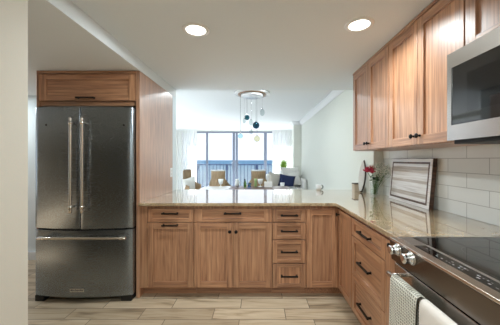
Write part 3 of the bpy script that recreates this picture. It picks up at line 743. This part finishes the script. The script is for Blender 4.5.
# box and little surfboard by the living-room wall
bxo = thing('keepsake_box', 'small pale box with a dark lid at the wall end of the countertop', 'box', (1.275, 3.22, ZW))
obj('body', MB().box(1.228, 1.318, 3.18, 3.27, ZW, ZW+.095), plain('box_pale', lin(206, 190, 168), .4), bxo, bevel=.003)
obj('lid', MB().box(1.225, 1.321, 3.177, 3.273, ZW+.095, ZW+.108), plain('box_lid', lin(74, 60, 52), .4), bxo, bevel=.003)
sb = thing('surfboard_ornament', 'small pointed white surfboard ornament with dark edge propped against the wall', 'ornament', (1.29, 3.12, ZW))
prof = []
for i in range(25):
    t = i/24; wv = .043*(math.sin(PI*min(1, t*.94+.06))**.75) if t < .999 else .0008
    prof.append((max(wv, .001), t*.405))
def surf(sc_, d0, d1):
    vs = []; 
    for wv, h in prof:
        for sgn, dep in ((-1, d0), (1, d0), (1, d1), (-1, d1)): vs.append((sgn*wv*sc_, dep, .004+h*(.5+.5*sc_)+(1-sc_)*.1))
    fs = [(4*i+k, 4*i+(k+1) % 4, 4*i+4+(k+1) % 4, 4*i+4+k) for i in range(24) for k in range(4)]
    return MB().add(vs, fs).add(vs[:4], [(0, 1, 2, 3)]).add(vs[-4:], [(0, 1, 2, 3)])
R = Matrix.Translation((1.285, 3.12, ZW)) @ Matrix.Rotation(math.radians(5.5), 4, 'Y') @ Matrix.Rotation(math.radians(-48), 4, 'Z')
obj('deck', surf(.86, -.012, .004).xf(R @ Matrix.Translation((-.008, 0, 0))), 'white_ceramic', sb, bevel=.002)
obj('edge', surf(1.0, -.002, .010).xf(R), plain('surf_edge', lin(66, 52, 46), .4), sb, bevel=.002)
mg = thing('mug', 'small white mug with dark handle alone at the far edge of the countertop', 'mug', (.825, 3.40, ZW))
obj('cup', MB().lathe([(.0005, .001), (.030, .001), (.037, .012), (.038, .072), (.034, .072), (.033, .014), (.0005, .010)], (.825, 3.40, ZW), 24), 'white_ceramic', mg)
obj('handle', MB().tube([(.860+.024*math.sin(a), 3.40, ZW+.040+.024*math.cos(a)) for a in [i*PI/10 for i in range(11)]], .006, 8), M['dark'], mg)
# power outlet on the end panel
po = thing('power_outlet', 'white wall outlet on the tall panel just above the countertop', 'outlet', (XL, 3.25, 1.16))
obj('cover_plate', MB().box(XL, XL+.006, 3.213, 3.283, 1.10, 1.218), 'white_trim', po, bevel=.002)
for z in (1.135, 1.182): obj('socket', MB().box(XL+.006, XL+.008, 3.232, 3.264, z-.014, z+.014), 'white_ceramic', po)

# ------------------------------------------------------------------ lamps
def can(x, y, z, label, watts, size=.13, spread=180):
    t = thing('recessed_light', label, 'ceiling light', (x, y, z), 'recessed kitchen downlights')
    obj('trim_ring', MB().lathe([(.070, .0), (.072, -.006), (.080, -.009), (.098, -.004), (.100, .0)], (x, y, z), 40), 'white_trim', t)
    obj('lens', MB().lathe([(.0005, -.003), (.071, -.003), (.071, .0), (.0005, .0)], (x, y, z), 40), 'lens', t)
    l = lamp('lamp', 'AREA', (0, 0, -.012), (0, 0, 0), watts, WARM, shape='DISK', size=size); l.parent = t
    l.data.spread = math.radians(spread)
    return t
can(-.459, 1.85, ZC, 'round recessed ceiling light above the peninsula side of the kitchen', CAN_W)
can(.721, 1.78, ZC, 'round recessed ceiling light close to the wall cabinets', CAN_W*.62, spread=150)
can(-.459, -.4, ZC, 'added fill downlight behind the viewpoint, on the wall side', CAN_W*1.2)  # this unseen pair is added to brighten the cabinet fronts
can(.721, -.4, ZC, 'added fill downlight behind the viewpoint, on the range side', CAN_W*1.2)
def living_fill(x, y, label):  # hidden lamps added to brighten the living room
    t = can(x, y, ZL, label, LIV_W); t['group'] = 'added living-room fill lights'
living_fill(-1.8, 4.1, 'added living-room fill light behind the ceiling step, farthest from the living-room wall')
living_fill(-.9, 4.1, 'added living-room fill light behind the ceiling step, in the middle')
living_fill(.1, 4.1, 'added living-room fill light behind the ceiling step, nearest the living-room wall')
t = can(-3.25, 2.85, ZS, 'added fill downlight in the lowered ceiling of the side hall', 7); t['group'] = 'added hall fill light'  # unseen lamp added to brighten the hall's end wall
# pendant cluster over the dining table
PX, PY = -.107, 4.47
pd = thing('pendant_light', 'cluster pendant of glass globes hanging from a round ceiling canopy', 'pendant light', (PX, PY, ZL))
obj('canopy', MB().lathe([(.0005, -.03), (.30, -.03), (.315, -.022), (.315, 0), (.0005, 0)], (PX, PY, ZL), 56), 'white_ceramic', pd)
obj('brown_ring', MB().lathe([(.20, -.029), (.20, -.036), (.255, -.036), (.255, -.029)], (PX, PY, ZL), 56), wood('ring_brown', 0, lin(176, 146, 116), lin(150, 116, 88), lin(116, 86, 64)), pd)  # brown ring set into the white canopy
obj('centre_disc', MB().lathe([(.0005, -.07), (.192, -.07), (.199, -.063), (.199, -.03), (.0005, -.03)], (PX, PY, ZL), 56), plain('mirror_white', lin(236, 238, 240), .15), pd)
for (u, v, rr, gl_, tall, dy) in ((247, 117.5, .047, 'teal_glass', 1, .05), (256, 125.3, .062, 'navy_glass', 1, -.05), (262.3, 112.5, .042, 'globe_glass', 1.5, .02), (251, 122.5, .034, 'globe_glass', 1.6, -.10),
                                  (240.4, 136, .046, 'pale_blue_glass', 1, 0), (257, 138.8, .056, 'amber_glass', 1, .08), (244.2, 121, .028, 'globe_glass', 1.5, -.06), (251.2, 132, .042, 'globe_glass', .8, .10)):
    Y = PY+dy; x = (u-258)/250*Y; z = EYE+(160-v)/250*Y
    g = obj('globe', MB().ball((x, Y, z), rr, 20, 14, sc=(1, 1, tall)), gl_, pd)
    obj('cap', MB().lathe([(.012, rr*tall-.004), (.012, rr*tall+.022), (.004, rr*tall+.03)], (x, Y, z), 12), 'chrome', g)
    obj('cord', MB().tube([(x, Y, z+rr*tall+.028), (x, Y, ZL-.03)], .0022, 5), M['dark'] if gl_ != 'globe_glass' else 'chrome', g)

# ------------------------------------------------------------------ living / dining side
def at(u, Y): return (u-258)/250*Y
tb = thing('dining_table', 'dark wood dining table with drinks and a white box on it', 'table', (.06, 5.0, 0))
obj('tabletop', MB().box(-.56, .64, 4.62, 5.42, .715, .755), 'table_dark', tb, bevel=.006)
for x in (-.50, .58):
    for yy in (4.68, 5.36): obj('leg', MB().box(x-.03, x+.03, yy-.03, yy+.03, 0, .715), 'table_dark', tb)
tb2 = thing('side_table', 'white table to the left holding a single white goblet', 'table', (-.86, 5.2, 0))
tb2['label'] = 'white table beyond the countertop holding a single white goblet'
obj('tabletop', MB().box(-1.16, -.58, 4.95, 5.44, .715, .750), 'white_ceramic', tb2, bevel=.006)
for x in (-1.11, -.63):
    for yy in (5.0, 5.39): obj('leg', MB().box(x-.02, x+.02, yy-.02, yy+.02, 0, .715), 'white_ceramic', tb2)
def lath(name, label, cat, u, Y, z, prof, mat, group=None):
    x = at(u, Y); o = obj(name, MB().lathe(prof, (x, Y, z), 20), mat, loc=(x, Y, z)); return tag(o, label, cat, group)
gob = [(.0005, .0005), (.040, .0005), (.040, .006), (.008, .016), (.008, .05), (.040, .075), (.052, .13), (.056, .165), (.052, .165), (.046, .12), (.0005, .08)]
lath('goblet', 'white footed goblet alone on the white table', 'goblet', 220.8, 5.3, .7505, gob, 'white_ceramic')
pt = thing('pitcher', 'white pitcher at the end of the dark table by the door stiles', 'pitcher', (at(237, 5.3), 5.3, .7555))
obj('body', MB().lathe([(.0005, .0005), (.036, .0005), (.048, .04), (.044, .10), (.032, .135), (.040, .16), (.036, .16), (.028, .135), (.040, .09), (.0005, .02)], (at(237, 5.3), 5.3, .7555), 20), 'white_ceramic', pt)
obj('handle', MB().tube([(at(237, 5.3)+.040+.03*math.sin(a), 5.3, .835+.045*math.cos(a)) for a in [i*PI/10 for i in range(11)]], .006, 6), 'white_ceramic', pt)
bt = thing('bottle', 'slim green glass bottle standing on the dark table', 'bottle', (at(245, 5.25), 5.25, .7555))
obj('body', MB().lathe([(.0005, .0005), (.028, .0005), (.030, .01), (.030, .085), (.012, .12), (.011, .15), (.0005, .15)], (at(245, 5.25), 5.25, .7555), 18), 'green_glass', bt)
obj('cap', MB().lathe([(.013, .148), (.013, .165), (.0005, .166)], (at(245, 5.25), 5.25, .7555), 14), 'dark', bt)
tum = [(.0005, .0005), (.036, .0005), (.042, .09), (.039, .09), (.033, .008), (.0005, .006)]
lath('tumbler', 'short pale blue tumbler next to the green bottle', 'glass', 249.3, 5.2, .7555, tum, 'blue_glass')
lath('vase', 'tall pale green vase on the dark table in front of the wicker chair', 'vase', 255.6, 5.3, .7555, [(.0005, .0005), (.030, .0005), (.034, .03), (.026, .10), (.034, .17), (.030, .17), (.022, .10), (.0005, .02)], plain('pale_green', lin(150, 170, 110), .3))
lath('goblet', 'white goblet between the pale green vase and the white box', 'goblet', 260.3, 5.25, .7555, gob, 'white_ceramic')
tag(obj('gift_box', MB().box(at(264.3, 5.2), at(272, 5.2), 5.15, 5.28, .7555, .865), plain('white_card', lin(238, 236, 232), .7), bevel=.004, loc=(at(268, 5.2), 5.2, .7555)), 'white box at the end of the dark table near the sofa', 'box')
# coffee table with a cup in front of the sofa
ct = thing('coffee_table', 'pale low table in front of the sofa carrying a white cup', 'table', (.6, 6.1, 0))
obj('tabletop', MB().box(.28, .92, 5.9, 6.3, .635, .655), plain('frosted', lin(206, 208, 204), .15), ct, bevel=.004)
for x in (.31, .89):
    for yy in (5.93, 6.27): obj('leg', MB().box(x-.015, x+.015, yy-.015, yy+.015, 0, .635), 'white_ceramic', ct)
lath('cup', 'white cup on the table in front of the navy cushion', 'cup', 282.3, 6.0, .6555, [(.0005, .0005), (.036, .0005), (.046, .03), (.056, .12), (.052, .12), (.042, .03), (.0005, .012)], 'white_ceramic')

def cushion(w, h, d, mat_):
    """a pillow standing in local x-z, thickness along y, bottom at z=0"""
    mb = MB(); n = 12; vs = []; idx = {}
    for side in (-1, 1):
        for i in range(n+1):
            for j in range(n+1):
                a = i/n*2-1; b = j/n*2-1
                pin = 1-.10*(1-b*b)*abs(a)**2-.0; pin2 = 1-.10*(1-a*a)*abs(b)**2
                th = d/2*((1-a**4)*(1-b**4))**.55
                vs.append((a*w/2*pin, side*th, (b*pin2+1)*h/2))
    m_ = n+1
    fs = [(i*m_+j, i*m_+j+1, (i+1)*m_+j+1, (i+1)*m_+j) for i in range(n) for j in range(n)]
    fs += [tuple(m_*m_+k for k in reversed(f_)) for f_ in fs]
    return mb.add(vs, fs, 0, True)
def put_cushion(label, loc, rot, w, h, d, mat_):
    mb = cushion(w, h, d, mat_); o = obj('throw_cushion', mb, mat_); o.location = loc; o.rotation_euler = rot
    return tag(o, label, 'cushion')
def wicker_chair(label):
    t = thing('wicker_armchair', label, 'chair', (0, 0, 0))
    # built facing +Y away from the viewer (back towards -Y)
    def sheet(a0, a1, rx, ry, ztop, zbot, n=18):
        mb = MB(); vs = []; nz = 6
        for j in range(nz+1):
            for i in range(n+1):
                q = i/n; a = a0+(a1-a0)*q; zt = ztop(q); z = zbot+(zt-zbot)*j/nz; fl_ = 1+.10*j/nz
                vs.append((rx*fl_*math.cos(a), ry*fl_*math.sin(a), z))
        return mb.add(vs, [(j*(n+1)+i, j*(n+1)+i+1, (j+1)*(n+1)+i+1, (j+1)*(n+1)+i) for j in range(nz) for i in range(n)], 0, True)
    obj('backrest', sheet(PI*1.28, PI*1.72, .30, .30, lambda q: 1.06, .25), 'rattan', t, solid=.03)
    obj('arm', sheet(PI*.95, PI*1.28, .30, .30, lambda q: .66+.20*q*q, .25), 'rattan', t, solid=.03)
    obj('arm', sheet(PI*1.72, PI*2.05, .30, .30, lambda q: .66+.20*(1-q)**2, .25), 'rattan', t, solid=.03)
    rim = MB().tube([(.335*math.cos(a), .335*math.sin(a), 1.06) for a in [PI*1.28+PI*.44*i/12 for i in range(13)]], .018, 8)
    obj('rim', rim, 'white_ceramic', t)
    obj('seat', MB().lathe([(.0005, .26), (.27, .26), (.28, .30), (.28, .36), (.0005, .36)], (0, 0, 0), 24), 'rattan', t)
    obj('seat_cushion', MB().lathe([(.0005, .361), (.25, .361), (.27, .39), (.27, .43), (.24, .455), (.0005, .46)], (0, 0, 0), 24), 'white_fabric', t)
    for sx in (-1, 1):
        for sy in (-1, 1): obj('leg', MB().tube([(sx*.20, sy*.20, 0), (sx*.19, sy*.19, .27)], [.016, .02], 8), 'rattan', t)
    return t
w1 = wicker_chair('wicker armchair seen square from behind, backing the white goblet')
w1.scale = (.82, .82, 1); w1.location = (at(220.5, 6.4), 6.4, 0); w1.rotation_euler = (0, 0, -.12)
w2 = dup(w1, (at(257.5, 6.4), 6.4, 0), .12, 'wicker armchair seen from behind, beyond the green bottle')
w3 = dup(w1, (at(194, 6.6), 6.6, 0), -PI/2-.35, 'wicker armchair turned sideways with a white pillow, next to the left curtain')
w3['label'] = 'wicker armchair turned sideways with a white pillow, in front of the curtain'
put_cushion('white pillow propped in the sideways wicker armchair', (at(189.5, 6.6), 6.58, .475), (math.radians(-14), math.radians(12), -PI/2-.7), .38, .42, .15, 'white_fabric')
# sofa
s = thing('sofa', 'white upholstered sofa heaped with cushions in front of the curtain', 'sofa', (.82, 7.2, 0))
obj('base', MB().box(.22, 1.33, 6.85, 7.75, .12, .40), 'white_fabric', s, bevel=.03, seg=3)
obj('seat_cushion', MB().box(.22, 1.225, 6.83, 7.5, .40, .54), 'white_fabric', s, bevel=.04, seg=4)
obj('backrest', MB().box(.24, 1.31, 7.5, 7.76, .40, .90), 'white_fabric', s, bevel=.06, seg=4)
obj('arm', MB().box(1.235, 1.345, 6.84, 7.70, .12, .80), 'white_fabric', s, bevel=.045, seg=4)
for x in (.34, 1.28):
    for yy in (6.9, 7.7): obj('leg', MB().box(x-.025, x+.025, yy-.025, yy+.025, 0, .12), 'table_dark', s)
put_cushion('beige cushion leaning at the end of the sofa nearest the sliding doors', (at(273.5, 7.15), 7.1, .52), (math.radians(-16), math.radians(14), math.radians(25)), .40, .46, .15, 'beige_fabric')
put_cushion('navy blue cushion in the middle of the sofa', (at(285.8, 7.0), 7.02, .56), (math.radians(-20), math.radians(9), math.radians(-8)), .46, .36, .15, 'navy_fabric')
put_cushion('large white cushion rising behind the navy cushion', (at(290, 7.3), 7.33, .545), (math.radians(-10), 0, 0), .56, .58, .16, 'white_fabric')
put_cushion('white cushion slumped against the sofa arm nearest the wall', (at(295.6, 7.2), 7.19, .56), (math.radians(-14), math.radians(-12), math.radians(-14)), .36, .46, .12, 'white_fabric')
# plant behind the sofa
px = at(283.5, 8.3); pp = thing('potted_grass', 'bright green grassy plant in a tall white planter behind the sofa', 'plant', (px, 8.3, 0))
obj('planter', MB().lathe([(.0005, .001), (.10, .001), (.14, .90), (.14, .95), (.125, .95), (.12, .90), (.0005, .88)], (px, 8.3, 0), 28), 'white_ceramic', pp)
gm = MB(); rnd = random.Random(9)
for k in range(150):
    a = rnd.random()*2*PI; r0 = rnd.random()*.08; L_ = rnd.uniform(.36, .56); sp_ = rnd.uniform(.02, .20); b0 = Vector((px+r0*math.cos(a), 8.3+r0*math.sin(a), .88)); dv = Vector((math.cos(a), math.sin(a), 0)); sd = Vector((-dv.y, dv.x, 0))*.006
    q = [b0+dv*sp_*(t*t)+Vector((0, 0, L_*t)) for t in (0, .35, .7, 1)]
    gm.add([q[0]-sd, q[0]+sd, q[1]-sd, q[1]+sd, q[2]-sd*.7, q[2]+sd*.7, q[3]], [(0, 1, 3, 2), (2, 3, 5, 4), (4, 5, 6)], 0, True)
o = obj('foliage', gm, 'grass_green', pp); o['kind'] = 'stuff'
